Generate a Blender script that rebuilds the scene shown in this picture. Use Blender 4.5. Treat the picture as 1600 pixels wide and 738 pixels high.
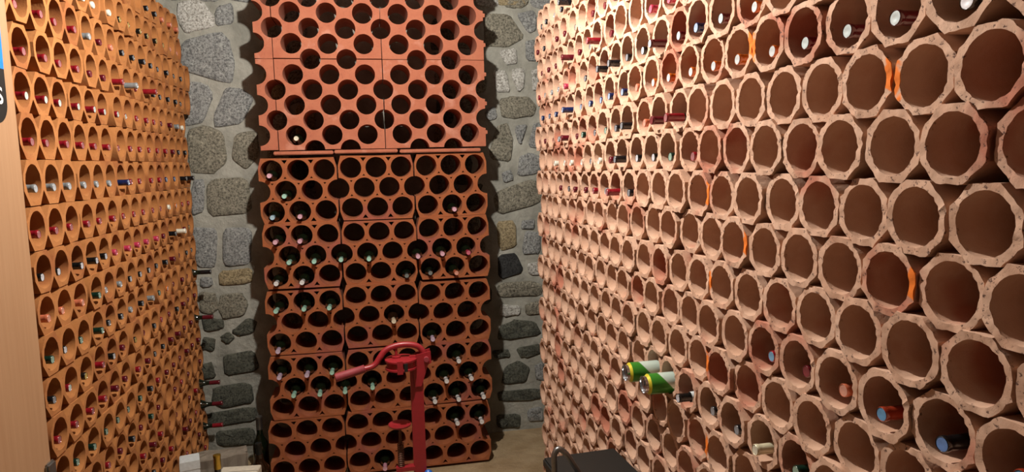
import bpy, bmesh, math, random
from mathutils import Vector, Matrix
from mathutils.geometry import delaunay_2d_cdt

for o in list(bpy.data.objects):
    bpy.data.objects.remove(o)
SC = bpy.context.scene
COL = SC.collection
P = 0.125                 # metres per clay-cell width: all layout numbers below are in cells
ZF = 14.75                # camera height above the floor, in cells


def V(x, y, z):
    """layout (cells, z from eye level) -> metres, floor at z = 0"""
    return Vector((x * P, y * P, (z + ZF) * P))


# ------------------------------------------------------------------ camera
cam_data = bpy.data.cameras.new('camera')
cam_data.sensor_width = 36.0
cam_data.lens = 1066.3 / 1600.0 * 36.0
cam_data.clip_start = 0.02
cam = bpy.data.objects.new('camera', cam_data)
COL.objects.link(cam)
RT = Vector((0.9788975, -0.2030246, -0.0232537))
UP = Vector((0.0443635, 0.1000534, 0.9939926))
FW = Vector((0.1994784, 0.9740484, -0.1069489))
m = Matrix((RT, UP, -FW)).transposed().to_4x4()
m.translation = V(0, 0, 0)
cam.matrix_world = m
SC.camera = cam

# ------------------------------------------------------------------ world, lamp, exposure
world = bpy.data.worlds.new('world')
SC.world = world
world.use_nodes = True
world.node_tree.nodes['Background'].inputs[0].default_value = (0.85, 0.92, 1.0, 1)
world.node_tree.nodes['Background'].inputs[1].default_value = 0.01
lamp_data = bpy.data.lights.new('cellar_bulb', 'POINT')
lamp_data.energy = 195
lamp_data.color = (1.0, 0.94, 0.85)
lamp_data.shadow_soft_size = 0.03
lamp = bpy.data.objects.new('cellar_bulb', lamp_data)
lamp.location = V(0.25, 18.4, 8.8)
COL.objects.link(lamp)
SC.view_settings.view_transform = 'Standard'
SC.view_settings.look = 'None'
SC.view_settings.gamma = 1.0
SC.view_settings.use_curve_mapping = False
SC.view_settings.exposure = 0.12

rnd = random.Random(7)


# ------------------------------------------------------------------ materials
def lin(c):
    return tuple(((x / 255) / 12.92 if x / 255 <= 0.04045 else ((x / 255 + 0.055) / 1.055) ** 2.4) for x in c) + (1.0,)


class NT:
    """small node-tree writer"""
    def __init__(self, name):
        self.mat = bpy.data.materials.new(name)
        self.mat.use_nodes = True
        self.t = self.mat.node_tree
        self.bsdf = self.t.nodes['Principled BSDF']

    def n(self, kind, **kw):
        x = self.t.nodes.new(kind)
        for k, v in kw.items():
            setattr(x, k, v)
        return x

    def l(self, a, b):
        self.t.links.new(a, b)

    def coords(self, vary=True):
        tc = self.n('ShaderNodeTexCoord')
        if not vary:
            return tc.outputs['Object'], None
        oi = self.n('ShaderNodeObjectInfo')
        mu = self.n('ShaderNodeMath', operation='MULTIPLY')
        mu.inputs[1].default_value = 37.0
        self.l(oi.outputs['Random'], mu.inputs[0])
        ad = self.n('ShaderNodeVectorMath', operation='ADD')
        self.l(tc.outputs['Object'], ad.inputs[0])
        self.l(mu.outputs[0], ad.inputs[1])
        return ad.outputs[0], oi.outputs['Random']

    def noise(self, vec, scale, detail=4, rough=0.6):
        x = self.n('ShaderNodeTexNoise')
        x.inputs['Scale'].default_value = scale
        x.inputs['Detail'].default_value = detail
        x.inputs['Roughness'].default_value = rough
        self.l(vec, x.inputs['Vector'])
        return x.outputs['Fac']

    def ramp(self, fac, stops):
        x = self.n('ShaderNodeValToRGB')
        el = x.color_ramp.elements
        while len(el) < len(stops):
            el.new(0.5)
        for e, (p, c) in zip(el, stops):
            e.position = p
            e.color = c
        self.l(fac, x.inputs[0])
        return x.outputs[0]

    def mix(self, fac, a, b, mode='MIX'):
        x = self.n('ShaderNodeMix', data_type='RGBA', blend_type=mode)
        if isinstance(fac, float):
            x.inputs[0].default_value = fac
        else:
            self.l(fac, x.inputs[0])
        for s, v in ((x.inputs[6], a), (x.inputs[7], b)):
            if isinstance(v, tuple):
                s.default_value = v
            else:
                self.l(v, s)
        return x.outputs[2]

    def bump(self, h, dist, strength=0.6):
        b = self.n('ShaderNodeBump')
        b.inputs['Strength'].default_value = strength
        b.inputs['Distance'].default_value = dist
        self.l(h, b.inputs['Height'])
        self.l(b.outputs[0], self.bsdf.inputs['Normal'])

    def out(self, col, rough=0.9, metal=0.0):
        if isinstance(col, tuple):
            self.bsdf.inputs['Base Color'].default_value = col
        else:
            self.l(col, self.bsdf.inputs['Base Color'])
        self.bsdf.inputs['Roughness'].default_value = rough
        self.bsdf.inputs['Metallic'].default_value = metal
        return self.mat


BW0, BW1 = (0, 0, 0, 1), (1, 1, 1, 1)


def clay(name, c1, c2, c3, split, pits=0.35, orange=None, fine=90.0, bump=0.0015, patch_scale=6.0):
    """fired clay: c1/c2 mottled, c3 the odder-fired pieces and patches, darker pits; orange = +1/-1 paint mark on that flank"""
    t = NT(name)
    vec, r = t.coords()
    base = t.mix(t.ramp(t.noise(vec, 14.0), [(0.35, BW0), (0.65, BW1)]), lin(c1), lin(c2))
    geo = t.n('ShaderNodeNewGeometry')
    patch = t.noise(geo.outputs['Position'], patch_scale, 3, 0.55)
    ad = t.n('ShaderNodeMath', operation='ADD')
    t.l(patch, ad.inputs[0])
    mu = t.n('ShaderNodeMath', operation='MULTIPLY_ADD')
    mu.inputs[1].default_value = 0.16
    mu.inputs[2].default_value = -0.08
    t.l(r, mu.inputs[0])
    t.l(mu.outputs[0], ad.inputs[1])
    base = t.mix(t.ramp(ad.outputs[0], [(split, BW0), (split + 0.12, BW1)]), base, lin(c3))
    grain = t.noise(vec, fine, 3, 0.7)
    pit = t.ramp(grain, [(0.34, BW1), (0.41, BW0)])
    k = t.n('ShaderNodeMath', operation='MULTIPLY')
    k.inputs[1].default_value = pits
    face = t.n('ShaderNodeMapRange')            # pits break open on the sawn front face only
    face.inputs['From Min'].default_value = 0.004
    face.inputs['From Max'].default_value = 0.008
    face.inputs['To Min'].default_value = 1.0
    face.inputs['To Max'].default_value = 0.0
    sy = t.n('ShaderNodeSeparateXYZ')
    t.l(t.n('ShaderNodeTexCoord').outputs['Object'], sy.inputs[0])
    t.l(sy.outputs[1], face.inputs['Value'])
    pm = t.n('ShaderNodeMath', operation='MULTIPLY')
    t.l(pit, pm.inputs[0])
    t.l(face.outputs[0], pm.inputs[1])
    t.l(pm.outputs[0], k.inputs[0])
    base = t.mix(k.outputs[0], base, lin(tuple(int(x * 0.45) for x in c3)))
    if orange:
        tc = t.n('ShaderNodeTexCoord')
        sep = t.n('ShaderNodeSeparateXYZ')
        t.l(tc.outputs['Object'], sep.inputs[0])
        a = t.n('ShaderNodeMath', operation='MULTIPLY_ADD')
        a.inputs[1].default_value = orange / P
        a.inputs[2].default_value = 0.0
        t.l(sep.outputs[0], a.inputs[0])
        b = t.n('ShaderNodeMath', operation='ABSOLUTE')
        t.l(sep.outputs[2], b.inputs[0])
        c = t.n('ShaderNodeMath', operation='MULTIPLY')
        c.inputs[1].default_value = -0.6 / P
        t.l(b.outputs[0], c.inputs[0])
        s = t.n('ShaderNodeMath', operation='ADD')
        t.l(a.outputs[0], s.inputs[0])
        t.l(c.outputs[0], s.inputs[1])
        dp = t.n('ShaderNodeMath', operation='MULTIPLY_ADD')
        dp.inputs[1].default_value = -6.0 / P
        t.l(sep.outputs[1], dp.inputs[0])
        t.l(s.outputs[0], dp.inputs[2])
        s = dp
        w = t.n('ShaderNodeMath', operation='MULTIPLY_ADD')
        w.inputs[1].default_value = 0.25
        t.l(t.noise(vec, 40.0), w.inputs[0])
        t.l(s.outputs[0], w.inputs[2])
        base = t.mix(t.ramp(w.outputs[0], [(0.40, BW0), (0.46, BW1)]), base, lin((232, 120, 30)))
    t.bump(grain, bump)
    return t.out(base, 0.92)


M = {}
M['clay_left'] = clay('clay_orange', (162, 103, 52), (172, 113, 62), (150, 90, 46), 0.56, 0.18)
M['clay_back'] = clay('clay_red', (146, 80, 44), (154, 88, 50), (146, 78, 60), 0.56, 0.22, patch_scale=4.5)
M['clay_top'] = clay('clay_salmon', (160, 92, 68), (168, 102, 76), (180, 122, 102), 0.58, 0.22, patch_scale=9.0)
PALE = ((195, 153, 127), (205, 168, 144), (178, 113, 90), 0.555, 0.9)
M['clay_right'] = clay('clay_pale', *PALE, fine=110.0, patch_scale=4.5)
M['clay_right_p'] = clay('clay_pale_orange_near', *PALE, 1, fine=110.0, patch_scale=4.5)
M['clay_right_n'] = clay('clay_pale_orange_far', *PALE, -1, fine=110.0, patch_scale=4.5)


def stone_mat(name, a, b, c):
    t = NT(name)
    vec, r = t.coords()
    n1 = t.noise(vec, 22.0, 6, 0.7)
    n2 = t.noise(vec, 85.0, 5, 0.78)
    col = t.mix(t.ramp(n1, [(0.35, BW0), (0.65, BW1)]), lin(a), lin(b))
    col = t.mix(t.ramp(n2, [(0.42, BW1), (0.52, BW0)]), col, lin(c))
    hi = t.ramp(n2, [(0.60, BW0), (0.70, BW1)])
    col = t.mix(hi, col, lin(tuple(min(255, int(x * 1.35)) for x in b)))
    t.bump(n2, 0.006, 0.9)
    return t.out(col, 0.85)


M['stone_g'] = stone_mat('stone_grey', (134, 135, 134), (160, 161, 158), (90, 90, 90))
M['stone_l'] = stone_mat('stone_pale', (180, 178, 172), (204, 202, 196), (128, 124, 116))
M['stone_n'] = stone_mat('stone_olive', (126, 122, 108), (150, 144, 128), (80, 76, 66))
M['stone_t'] = stone_mat('stone_tan', (152, 136, 104), (168, 152, 120), (104, 90, 66))
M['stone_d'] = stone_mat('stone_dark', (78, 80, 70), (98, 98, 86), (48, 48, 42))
M['stone_k'] = stone_mat('stone_black', (40, 40, 40), (62, 62, 62), (20, 20, 20))


def mortar(name, a, b, rough=0.95, scale=9.0):
    t = NT(name)
    vec, _ = t.coords(False)
    n1 = t.noise(vec, scale, 5, 0.6)
    n2 = t.noise(vec, scale * 9, 4, 0.7)
    col = t.mix(t.ramp(n1, [(0.35, BW0), (0.65, BW1)]), lin(a), lin(b))
    lump = t.noise(vec, scale * 2.2, 3, 0.5)
    ad = t.n('ShaderNodeMath', operation='MULTIPLY_ADD')
    ad.inputs[1].default_value = 3.0
    t.l(lump, ad.inputs[0])
    t.l(n2, ad.inputs[2])
    t.bump(ad.outputs[0], 0.006, 0.9)
    return t.out(col, rough)


M['mortar'] = mortar('grey_mortar', (134, 133, 124), (168, 166, 156), 0.95, 6.0)
M['floor'] = mortar('sandy_floor', (146, 122, 90), (172, 150, 118), 0.95, 5.0)
M['side_wall'] = mortar('dark_side_wall', (92, 90, 84), (106, 103, 96))  # side walls and ceiling toned dark to cut bounced light
M['plaster'] = mortar('ceiling_plaster', (96, 92, 86), (110, 106, 100))


def plain(name, c, rough=0.5, metal=0.0, coat=0.0):
    t = NT(name)
    vec, _ = t.coords(False)
    n = t.noise(vec, 60.0, 3)
    col = t.mix(t.ramp(n, [(0.3, BW0), (0.7, BW1)]), lin(tuple(int(x * 0.92) for x in c)), lin(c))
    t.bsdf.inputs['Coat Weight'].default_value = coat
    return t.out(col, rough, metal)


def wood(name, a, b):
    t = NT(name)
    tc = t.n('ShaderNodeTexCoord')
    mp = t.n('ShaderNodeMapping')
    mp.inputs['Scale'].default_value = (30.0, 30.0, 1.2)
    t.l(tc.outputs['Object'], mp.inputs[0])
    n = t.noise(mp.outputs[0], 1.6, 5, 0.6)
    col = t.mix(t.ramp(n, [(0.3, BW0), (0.7, BW1)]), lin(a), lin(b))
    return t.out(col, 0.6)


M['wood'] = wood('pale_wood', (160, 120, 86), (172, 134, 100))
M['glass_green'] = plain('bottle_glass_green', (16, 24, 14), 0.08, 0.0, 0.5)
M['glass_brown'] = plain('bottle_glass_brown', (34, 20, 10), 0.08, 0.0, 0.5)
M['red_paint'] = plain('red_enamel', (150, 34, 42), 0.4, 0.0, 0.2)
M['red_grip'] = plain('red_rubber_grip', (146, 56, 64), 0.6)
M['steel'] = plain('dull_steel', (150, 150, 148), 0.35, 0.9)
M['dark_steel'] = plain('dark_spring_steel', (96, 62, 48), 0.45, 0.6)
M['blue_plastic'] = plain('blue_plastic', (28, 104, 200), 0.4)
M['sign_blue'] = plain('sign_blue', (20, 128, 226), 0.5)
M['black'] = plain('black_plastic', (24, 26, 24), 0.5)
M['white_card'] = plain('white_card', (206, 212, 214), 0.8)
M['cream_card'] = plain('cream_card', (226, 218, 200), 0.8)
M['weathered'] = wood('weathered_grey_wood', (120, 110, 98), (150, 140, 126))
M['white_paint'] = plain('white_print', (235, 235, 230), 0.6)
M['gold'] = plain('gold_foil', (190, 150, 60), 0.3, 0.8)
M['can_lid'] = plain('can_aluminium', (200, 202, 206), 0.22, 0.95)

# capsule colours: code -> (foil, end disc, name); many discs are lightened to paint in foil sheen
CAPS = {
    'r': ((136, 22, 34), (172, 120, 122), 'burgundy'), 'R': ((128, 20, 32), (206, 224, 216), 'white-ended burgundy'),
    'm': ((92, 18, 30), (132, 62, 66), 'maroon'), 'M': ((88, 20, 28), (205, 220, 222), 'white-ended maroon'),
    's': ((128, 132, 134), (198, 204, 210), 'silver'), 'k': ((20, 21, 24), (150, 154, 160), 'black'),
    'K': ((18, 20, 20), (222, 224, 232), 'white-ended black'), 'o': ((196, 108, 78), (222, 164, 144), 'copper'),
    'g': ((16, 44, 34), (160, 190, 174), 'dark green'), 'b': ((24, 36, 78), (176, 196, 222), 'navy blue'),
    'w': ((226, 222, 206), (240, 238, 228), 'white'), 'y': ((28, 24, 20), (212, 184, 104), 'gold-ended black'),
    'p': ((186, 56, 84), (206, 110, 130), 'pink'), 'n': ((190, 96, 30), (214, 220, 222), 'amber'),
    'C': ((150, 52, 30), (112, 168, 214), 'blue-ended copper'), 'B': ((16, 18, 20), (112, 150, 214), 'blue-ended black'),
    'V': ((140, 24, 36), (128, 178, 214), 'blue-ended red'),
    't': ((150, 196, 180), (178, 226, 208), 'mint'), 'l': ((196, 176, 200), (214, 196, 218), 'lilac'),
    'i': ((206, 150, 168), (228, 184, 200), 'rose pink'), 'z': ((232, 232, 232), (240, 240, 240), 'ringed white'),
    'c': ((222, 206, 176), (236, 226, 200), 'cream'), 'e': ((60, 66, 66), (128, 134, 130), 'grey'),
    'u': ((150, 186, 206), (180, 212, 228), 'pale blue'), 'G': ((214, 206, 176), (232, 228, 208), 'champagne gold'),
}
for code, (c, d, nm) in CAPS.items():
    M['foil_' + code] = plain('foil_' + nm.replace(' ', '_').replace('-', '_'), c, 0.24, 0.1, 0.5)
    M['foil_end_' + code] = plain('foil_end_' + nm.replace(' ', '_').replace('-', '_'), d, 0.3, 0.25, 0.3)


# ------------------------------------------------------------------ object helpers
def link(name, mesh, parent=None, loc=None, rz=None):
    o = bpy.data.objects.new(name, mesh)
    COL.objects.link(o)
    if parent is not None:
        o.parent = parent
    if loc is not None:
        o.location = loc
    if rz is not None:
        o.rotation_euler = (0, 0, rz)
    return o


def tag(o, label=None, category=None, group=None, kind=None):
    for k, v in (('label', label), ('category', category), ('group', group), ('kind', kind)):
        if v:
            o[k] = v
    return o


def mesh_of(name, verts, faces, mat, smooth=True, angle=38):
    me = bpy.data.meshes.new(name)
    me.from_pydata([tuple(v) for v in verts], [], faces)
    bm = bmesh.new()
    bm.from_mesh(me)
    bmesh.ops.recalc_face_normals(bm, faces=bm.faces)
    bm.to_mesh(me)
    bm.free()
    for mm in (mat if isinstance(mat, (list, tuple)) else [mat]):
        me.materials.append(mm)
    if smooth:
        me.polygons.foreach_set('use_smooth', [True] * len(me.polygons))
        me.set_sharp_from_angle(angle=math.radians(angle))
    return me


def inside(pt, poly):
    x, y = pt
    c = False
    j = len(poly) - 1
    for i in range(len(poly)):
        xi, yi = poly[i]
        xj, yj = poly[j]
        if (yi > y) != (yj > y) and x < (xj - xi) * (y - yi) / (yj - yi) + xi:
            c = not c
        j = i
    return c


def plate(outline, holes, depth, jit=0.0, seed=0):
    """slab with through-holes (holes may bite into its edge): verts, faces; local x along, z up, y into the rack"""
    r = random.Random(seed)
    pts, edges = [], []
    for loop in [outline] + holes:
        s = len(pts)
        pts += [Vector(p) for p in loop]
        edges += [(s + i, s + (i + 1) % len(loop)) for i in range(len(loop))]
    vv, ee, ff, *_ = delaunay_2d_cdt(pts, edges, [], 0, 1e-6)
    keep = []
    for f in ff:
        c = sum((vv[i] for i in f), Vector((0, 0))) / len(f)
        if inside(c, outline) and not any(inside(c, h) for h in holes):
            keep.append(list(f))
    cnt = {}
    for f in keep:
        for i in range(len(f)):
            e = (f[i], f[(i + 1) % len(f)])
            k = tuple(sorted(e))
            cnt[k] = cnt.get(k, 0) + 1
    n = len(vv)
    verts = [(v.x, r.uniform(-jit, jit), v.y) for v in vv] + [(v.x, depth, v.y) for v in vv]
    faces = [f for f in keep] + [[i + n for i in reversed(f)] for f in keep]
    for f in keep:
        for i in range(len(f)):
            a, b = f[i], f[(i + 1) % len(f)]
            if cnt[tuple(sorted((a, b)))] == 1:
                faces.append([b, a, a + n, b + n])
    used = sorted({i for f in faces for i in f})
    mp = {u: k for k, u in enumerate(used)}
    return [verts[u] for u in used], [[mp[i] for i in f] for f in faces]


def circle(cx, cz, r, n=28, ph=0.0, wob=0.0, rr=None):
    return [(cx + (r + (rr.uniform(-wob, wob) if rr else 0)) * math.cos(2 * math.pi * (i + ph) / n),
             cz + (r + (rr.uniform(-wob, wob) if rr else 0)) * math.sin(2 * math.pi * (i + ph) / n)) for i in range(n)]


def box(x0, x1, y0, y1, z0, z1):
    v = [(x, y, z) for x in (x0, x1) for y in (y0, y1) for z in (z0, z1)]
    f = [(0, 1, 3, 2), (4, 6, 7, 5), (0, 4, 5, 1), (2, 3, 7, 6), (0, 2, 6, 4), (1, 5, 7, 3)]
    return v, [list(q) for q in f]


def bevel_box(name, x0, x1, y0, y1, z0, z1, mat, b=0.004, seg=2):
    bm = bmesh.new()
    v, f = box(x0, x1, y0, y1, z0, z1)
    vs = [bm.verts.new(p) for p in v]
    for q in f:
        bm.faces.new([vs[i] for i in q])
    bmesh.ops.recalc_face_normals(bm, faces=bm.faces)
    bmesh.ops.bevel(bm, geom=list(bm.edges), offset=b, segments=seg, affect='EDGES')
    me = bpy.data.meshes.new(name)
    bm.to_mesh(me)
    bm.free()
    me.materials.append(mat)
    return me


def lathe(profile, n=20, axis='y', close0=True, close1=True):
    """profile [(distance along axis, radius)]"""
    verts, faces = [], []
    for (d, r) in profile:
        for i in range(n):
            a = 2 * math.pi * i / n
            c, s = r * math.cos(a), r * math.sin(a)
            verts.append((c, d, s) if axis == 'y' else (c, s, d))
    for k in range(len(profile) - 1):
        for i in range(n):
            j = (i + 1) % n
            faces.append([k * n + i, k * n + j, (k + 1) * n + j, (k + 1) * n + i])
    if close0:
        faces.append(list(range(n - 1, -1, -1)))
    if close1:
        faces.append([(len(profile) - 1) * n + i for i in range(n)])
    return verts, faces


def tube(path, r, n=10):
    """round bar along a 3-D path; r a number or one per point"""
    verts, faces = [], []
    pts = [Vector(p) for p in path]
    up = Vector((0, 1, 0.01)).normalized()
    for k, p in enumerate(pts):
        t = (pts[min(k + 1, len(pts) - 1)] - pts[max(k - 1, 0)]).normalized()
        a = t.cross(up)
        if a.length < 0.05:
            a = t.cross(Vector((1, 0, 0)))
        a.normalize()
        b = t.cross(a)
        rk = r[k] if isinstance(r, (list, tuple)) else r
        for i in range(n):
            q = 2 * math.pi * i / n
            verts.append(p + a * rk * math.cos(q) + b * rk * math.sin(q))
    for k in range(len(pts) - 1):
        for i in range(n):
            j = (i + 1) % n
            faces.append([k * n + i, k * n + j, (k + 1) * n + j, (k + 1) * n + i])
    faces.append(list(range(n)))
    faces.append([(len(pts) - 1) * n + i for i in range(n - 1, -1, -1)])
    return verts, faces


def join(*parts):
    vs, fs = [], []
    for v, f in parts:
        s = len(vs)
        vs += [tuple(q) for q in v]
        fs += [[i + s for i in q] for q in f]
    return vs, fs


def moved(part, d):
    v, f = part
    return [tuple(Vector(q) + Vector(d)) for q in v], f


ORD = ['zeroth', 'first', 'second', 'third', 'fourth', 'fifth', 'sixth', 'seventh', 'eighth', 'ninth', 'tenth', 'eleventh', 'twelfth',
       'thirteenth', 'fourteenth', 'fifteenth', 'sixteenth', 'seventeenth', 'eighteenth', 'nineteenth', 'twentieth', '21st', '22nd', '23rd', '24th', '25th']

# ------------------------------------------------------------------ the room
XL, XR, YB = -8.25, 7.15, 35.7


def slab(name, x0, x1, y0, y1, z0, z1, mat):
    a, b = V(x0, y0, z0), V(x1, y1, z1)
    v, f = box(a.x, b.x, a.y, b.y, a.z, b.z)
    return tag(link(name, mesh_of(name, v, f, mat, smooth=False)), kind='structure')


WL, WR, CE = XL - 2.75, XR + 2.95, 11.0
slab('floor', WL - 2, WR + 2, -14, YB + 2, -ZF - 1.2, -ZF, M['floor'])
slab('ceiling', WL - 2, WR + 2, -14, YB + 2, CE, CE + 1.2, M['plaster'])
slab('wall_left', WL - 2, WL, -14, YB, -ZF, CE, M['side_wall'])
slab('wall_right', WR, WR + 2, -14, YB, -ZF, CE, M['side_wall'])
slab('wall_front', WL - 2, WR + 2, -14, -12, -ZF, CE, M['side_wall'])
wall_back = slab('wall_back', WL - 2, WR + 2, YB, YB + 2, -ZF, CE, M['mortar'])
STONES=[
 ('l',[(-8.32,7.58),(-7.95,7.74),(-7.24,7.75),(-6.79,7.02),(-6.89,6.64),(-8.05,6.33),(-8.3,6.77)]),
 ('g',[(-6.54,7.55),(-5.95,7.68),(-5.93,6.81),(-6.67,6.68),(-6.74,7.17)]),
 ('g',[(-8.22,5.88),(-6.54,6.35),(-6.21,5.9),(-6.06,4.84),(-6.25,4.08),(-6.9,4.23),(-8.31,4.68)]),
 ('g',[(-8.35,4.08),(-7.35,3.96),(-7.09,3.47),(-7.58,2.25),(-8.42,2.1)]),
 ('g',[(-6.49,3.77),(-5.83,3.74),(-5.31,3.31),(-5.88,2.2),(-7.04,2.01),(-7.09,2.47)]),
 ('n',[(-8.29,1.83),(-7.48,2.02),(-6.77,1.7),(-6.71,0.38),(-7.33,-0.15),(-8.28,-0.05)]),
 ('n',[(-6.19,1.61),(-5.21,1.75),(-5.2,0.66),(-5.77,0.01),(-6.4,0.53)]),
 ('g',[(-8.23,-0.52),(-7.71,-0.5),(-7.87,-1.97),(-8.37,-2.08)]),
 ('n',[(-7.58,-0.54),(-5.79,-0.43),(-5.7,-2.05),(-7.61,-2.19)]),
 ('g',[(-8.4,-2.78),(-7.34,-2.83),(-7.47,-4.61),(-8.33,-4.59)]),
 ('g',[(-7.02,-2.84),(-5.75,-2.89),(-5.92,-4.57),(-7.13,-4.62)]),
 ('t',[(-7.29,-4.9),(-5.86,-4.81),(-5.91,-5.53),(-7.36,-5.56)]),
 ('g',[(-8.21,-5.14),(-7.68,-5.2),(-7.7,-5.57),(-8.2,-5.6)]),
 ('n',[(-8.28,-5.88),(-7.62,-5.94),(-7.45,-6.6),(-7.8,-6.96),(-8.32,-6.78)]),
 ('n',[(-7.33,-6.06),(-6.41,-6.01),(-6.15,-6.57),(-6.37,-7.11),(-7.3,-7.25),(-7.44,-6.63)]),
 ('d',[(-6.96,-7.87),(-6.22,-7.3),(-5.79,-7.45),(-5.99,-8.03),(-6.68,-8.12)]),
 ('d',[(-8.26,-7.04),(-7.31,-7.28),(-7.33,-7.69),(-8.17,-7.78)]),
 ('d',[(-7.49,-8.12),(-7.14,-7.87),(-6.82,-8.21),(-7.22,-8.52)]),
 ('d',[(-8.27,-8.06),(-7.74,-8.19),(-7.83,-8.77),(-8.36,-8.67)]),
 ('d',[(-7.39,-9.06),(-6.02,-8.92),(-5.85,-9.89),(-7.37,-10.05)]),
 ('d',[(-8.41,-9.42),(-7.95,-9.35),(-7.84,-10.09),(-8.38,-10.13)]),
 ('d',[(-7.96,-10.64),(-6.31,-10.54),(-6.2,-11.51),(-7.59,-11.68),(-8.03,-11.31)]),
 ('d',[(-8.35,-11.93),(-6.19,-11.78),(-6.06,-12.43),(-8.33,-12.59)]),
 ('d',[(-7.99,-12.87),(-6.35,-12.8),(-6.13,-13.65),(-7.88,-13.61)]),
 ('t',[(6.51,8.31),(8.22,8.39),(8.18,7.96),(6.67,7.91)]),
 ('n',[(6.0,7.44),(7.23,7.42),(7.96,6.36),(7.03,5.86),(6.01,5.91)]),
 ('g',[(7.65,7.47),(8.58,7.68),(8.64,6.74),(8.22,6.58)]),
 ('l',[(6.69,5.63),(7.53,5.8),(7.61,5.08),(7.01,4.96)]),
 ('g',[(8.04,6.13),(8.58,6.23),(8.63,5.17),(8.1,5.21)]),
 ('l',[(6.37,4.67),(7.0,4.64),(7.18,3.61),(6.47,3.65)]),
 ('l',[(7.39,4.76),(7.93,4.79),(7.94,3.87),(7.6,3.6),(7.31,4.36)]),
 ('n',[(6.66,3.19),(7.3,3.35),(8.18,3.32),(8.51,2.89),(8.33,2.4),(7.45,2.28),(6.81,2.33)]),
 ('l',[(8.35,4.68),(8.69,4.71),(8.67,3.68),(8.36,3.68)]),
 ('g',[(5.88,2.67),(6.37,2.86),(6.47,2.26),(5.97,2.2)]),
 ('n',[(6.46,1.85),(7.05,1.96),(7.28,1.1),(7.09,0.09),(6.02,0.27)]),
 ('g',[(7.4,1.84),(8.08,1.93),(7.72,0.96),(7.55,1.1)]),
 ('g',[(8.37,1.91),(8.84,2.02),(8.81,0.71),(8.13,0.81)]),
 ('g',[(7.66,0.27),(8.09,0.46),(8.74,0.28),(8.65,-0.53),(7.48,-0.67)]),
 ('g',[(6.67,-0.53),(7.13,-0.35),(7.25,-0.88),(6.78,-1.0)]),
 ('n',[(6.27,-1.55),(8.4,-0.88),(8.72,-2.1),(6.44,-2.65)]),
 ('t',[(6.33,-3.05),(7.29,-3.05),(7.33,-4.37),(6.46,-4.54)]),
 ('g',[(7.67,-3.04),(8.33,-2.96),(8.32,-3.47),(7.66,-3.48)]),
 ('k',[(6.35,-4.84),(7.32,-4.75),(7.68,-5.76),(6.43,-6.06)]),
 ('g',[(7.83,-3.63),(8.61,-3.72),(8.58,-4.81),(7.66,-4.77)]),
 ('l',[(7.93,-5.34),(8.66,-5.26),(8.69,-5.93),(8.0,-5.91)]),
 ('n',[(6.35,-6.31),(7.94,-6.25),(8.73,-6.56),(8.54,-7.05),(6.37,-7.02)]),
 ('l',[(6.39,-7.43),(7.43,-7.55),(7.43,-8.02),(6.41,-8.05)]),
 ('n',[(7.79,-7.49),(8.62,-7.33),(8.65,-8.02),(7.78,-8.06)]),
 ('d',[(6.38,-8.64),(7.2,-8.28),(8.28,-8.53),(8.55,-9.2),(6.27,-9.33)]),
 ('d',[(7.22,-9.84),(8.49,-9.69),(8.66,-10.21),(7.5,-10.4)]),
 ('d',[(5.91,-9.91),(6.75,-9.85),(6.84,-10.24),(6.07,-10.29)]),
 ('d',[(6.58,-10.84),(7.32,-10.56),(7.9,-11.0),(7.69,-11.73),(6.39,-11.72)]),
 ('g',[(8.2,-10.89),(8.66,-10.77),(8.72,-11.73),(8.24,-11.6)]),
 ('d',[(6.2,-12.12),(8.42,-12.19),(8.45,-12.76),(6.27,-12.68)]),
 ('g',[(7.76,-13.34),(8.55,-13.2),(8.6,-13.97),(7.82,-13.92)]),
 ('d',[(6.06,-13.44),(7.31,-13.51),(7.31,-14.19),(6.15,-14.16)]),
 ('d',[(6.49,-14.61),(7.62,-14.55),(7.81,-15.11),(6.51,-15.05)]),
]


def stone_mesh(poly, seed):
    """rough field stone: chaikin-rounded outline, domed and knobbly face towards the room"""
    r = random.Random(seed)
    pts = [Vector(p) for p in poly]
    for _ in range(2):
        q = []
        for i in range(len(pts)):
            a, b = pts[i], pts[(i + 1) % len(pts)]
            q += [a * 0.86 + b * 0.14, a * 0.14 + b * 0.86]
        pts = q
    c = sum(pts, Vector((0, 0))) / len(pts)
    n = len(pts)
    pts = [c + (p - c) * 1.09 + Vector((r.uniform(-.03, .03), r.uniform(-.03, .03))) for p in pts]
    rings = [(1.0, 0.06), (0.985, -0.05), (0.92, -0.09), (0.66, -0.11), (0.34, -0.12)]
    verts, faces = [], []
    for s, y in rings:
        for p in pts:
            q = c + (p - c) * s
            verts.append(((q.x - c.x) * P, (y + (r.uniform(-.035, .035) if s < .97 else 0)) * P, (q.y - c.y) * P))
    verts.append((0, (-0.12 + r.uniform(-.03, .03)) * P, 0))
    for k in range(len(rings) - 1):
        for i in range(n):
            j = (i + 1) % n
            faces.append([k * n + i, k * n + j, (k + 1) * n + j, (k + 1) * n + i])
    last = (len(rings) - 1) * n
    for i in range(n):
        faces.append([last + i, last + (i + 1) % n, len(verts) - 1])
    return c, verts, faces


STONES = [(t, [(x * 1.0259, z * 1.0259) for x, z in q]) for t, q in STONES]
allst = list(STONES)
rs = random.Random(3)
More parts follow.
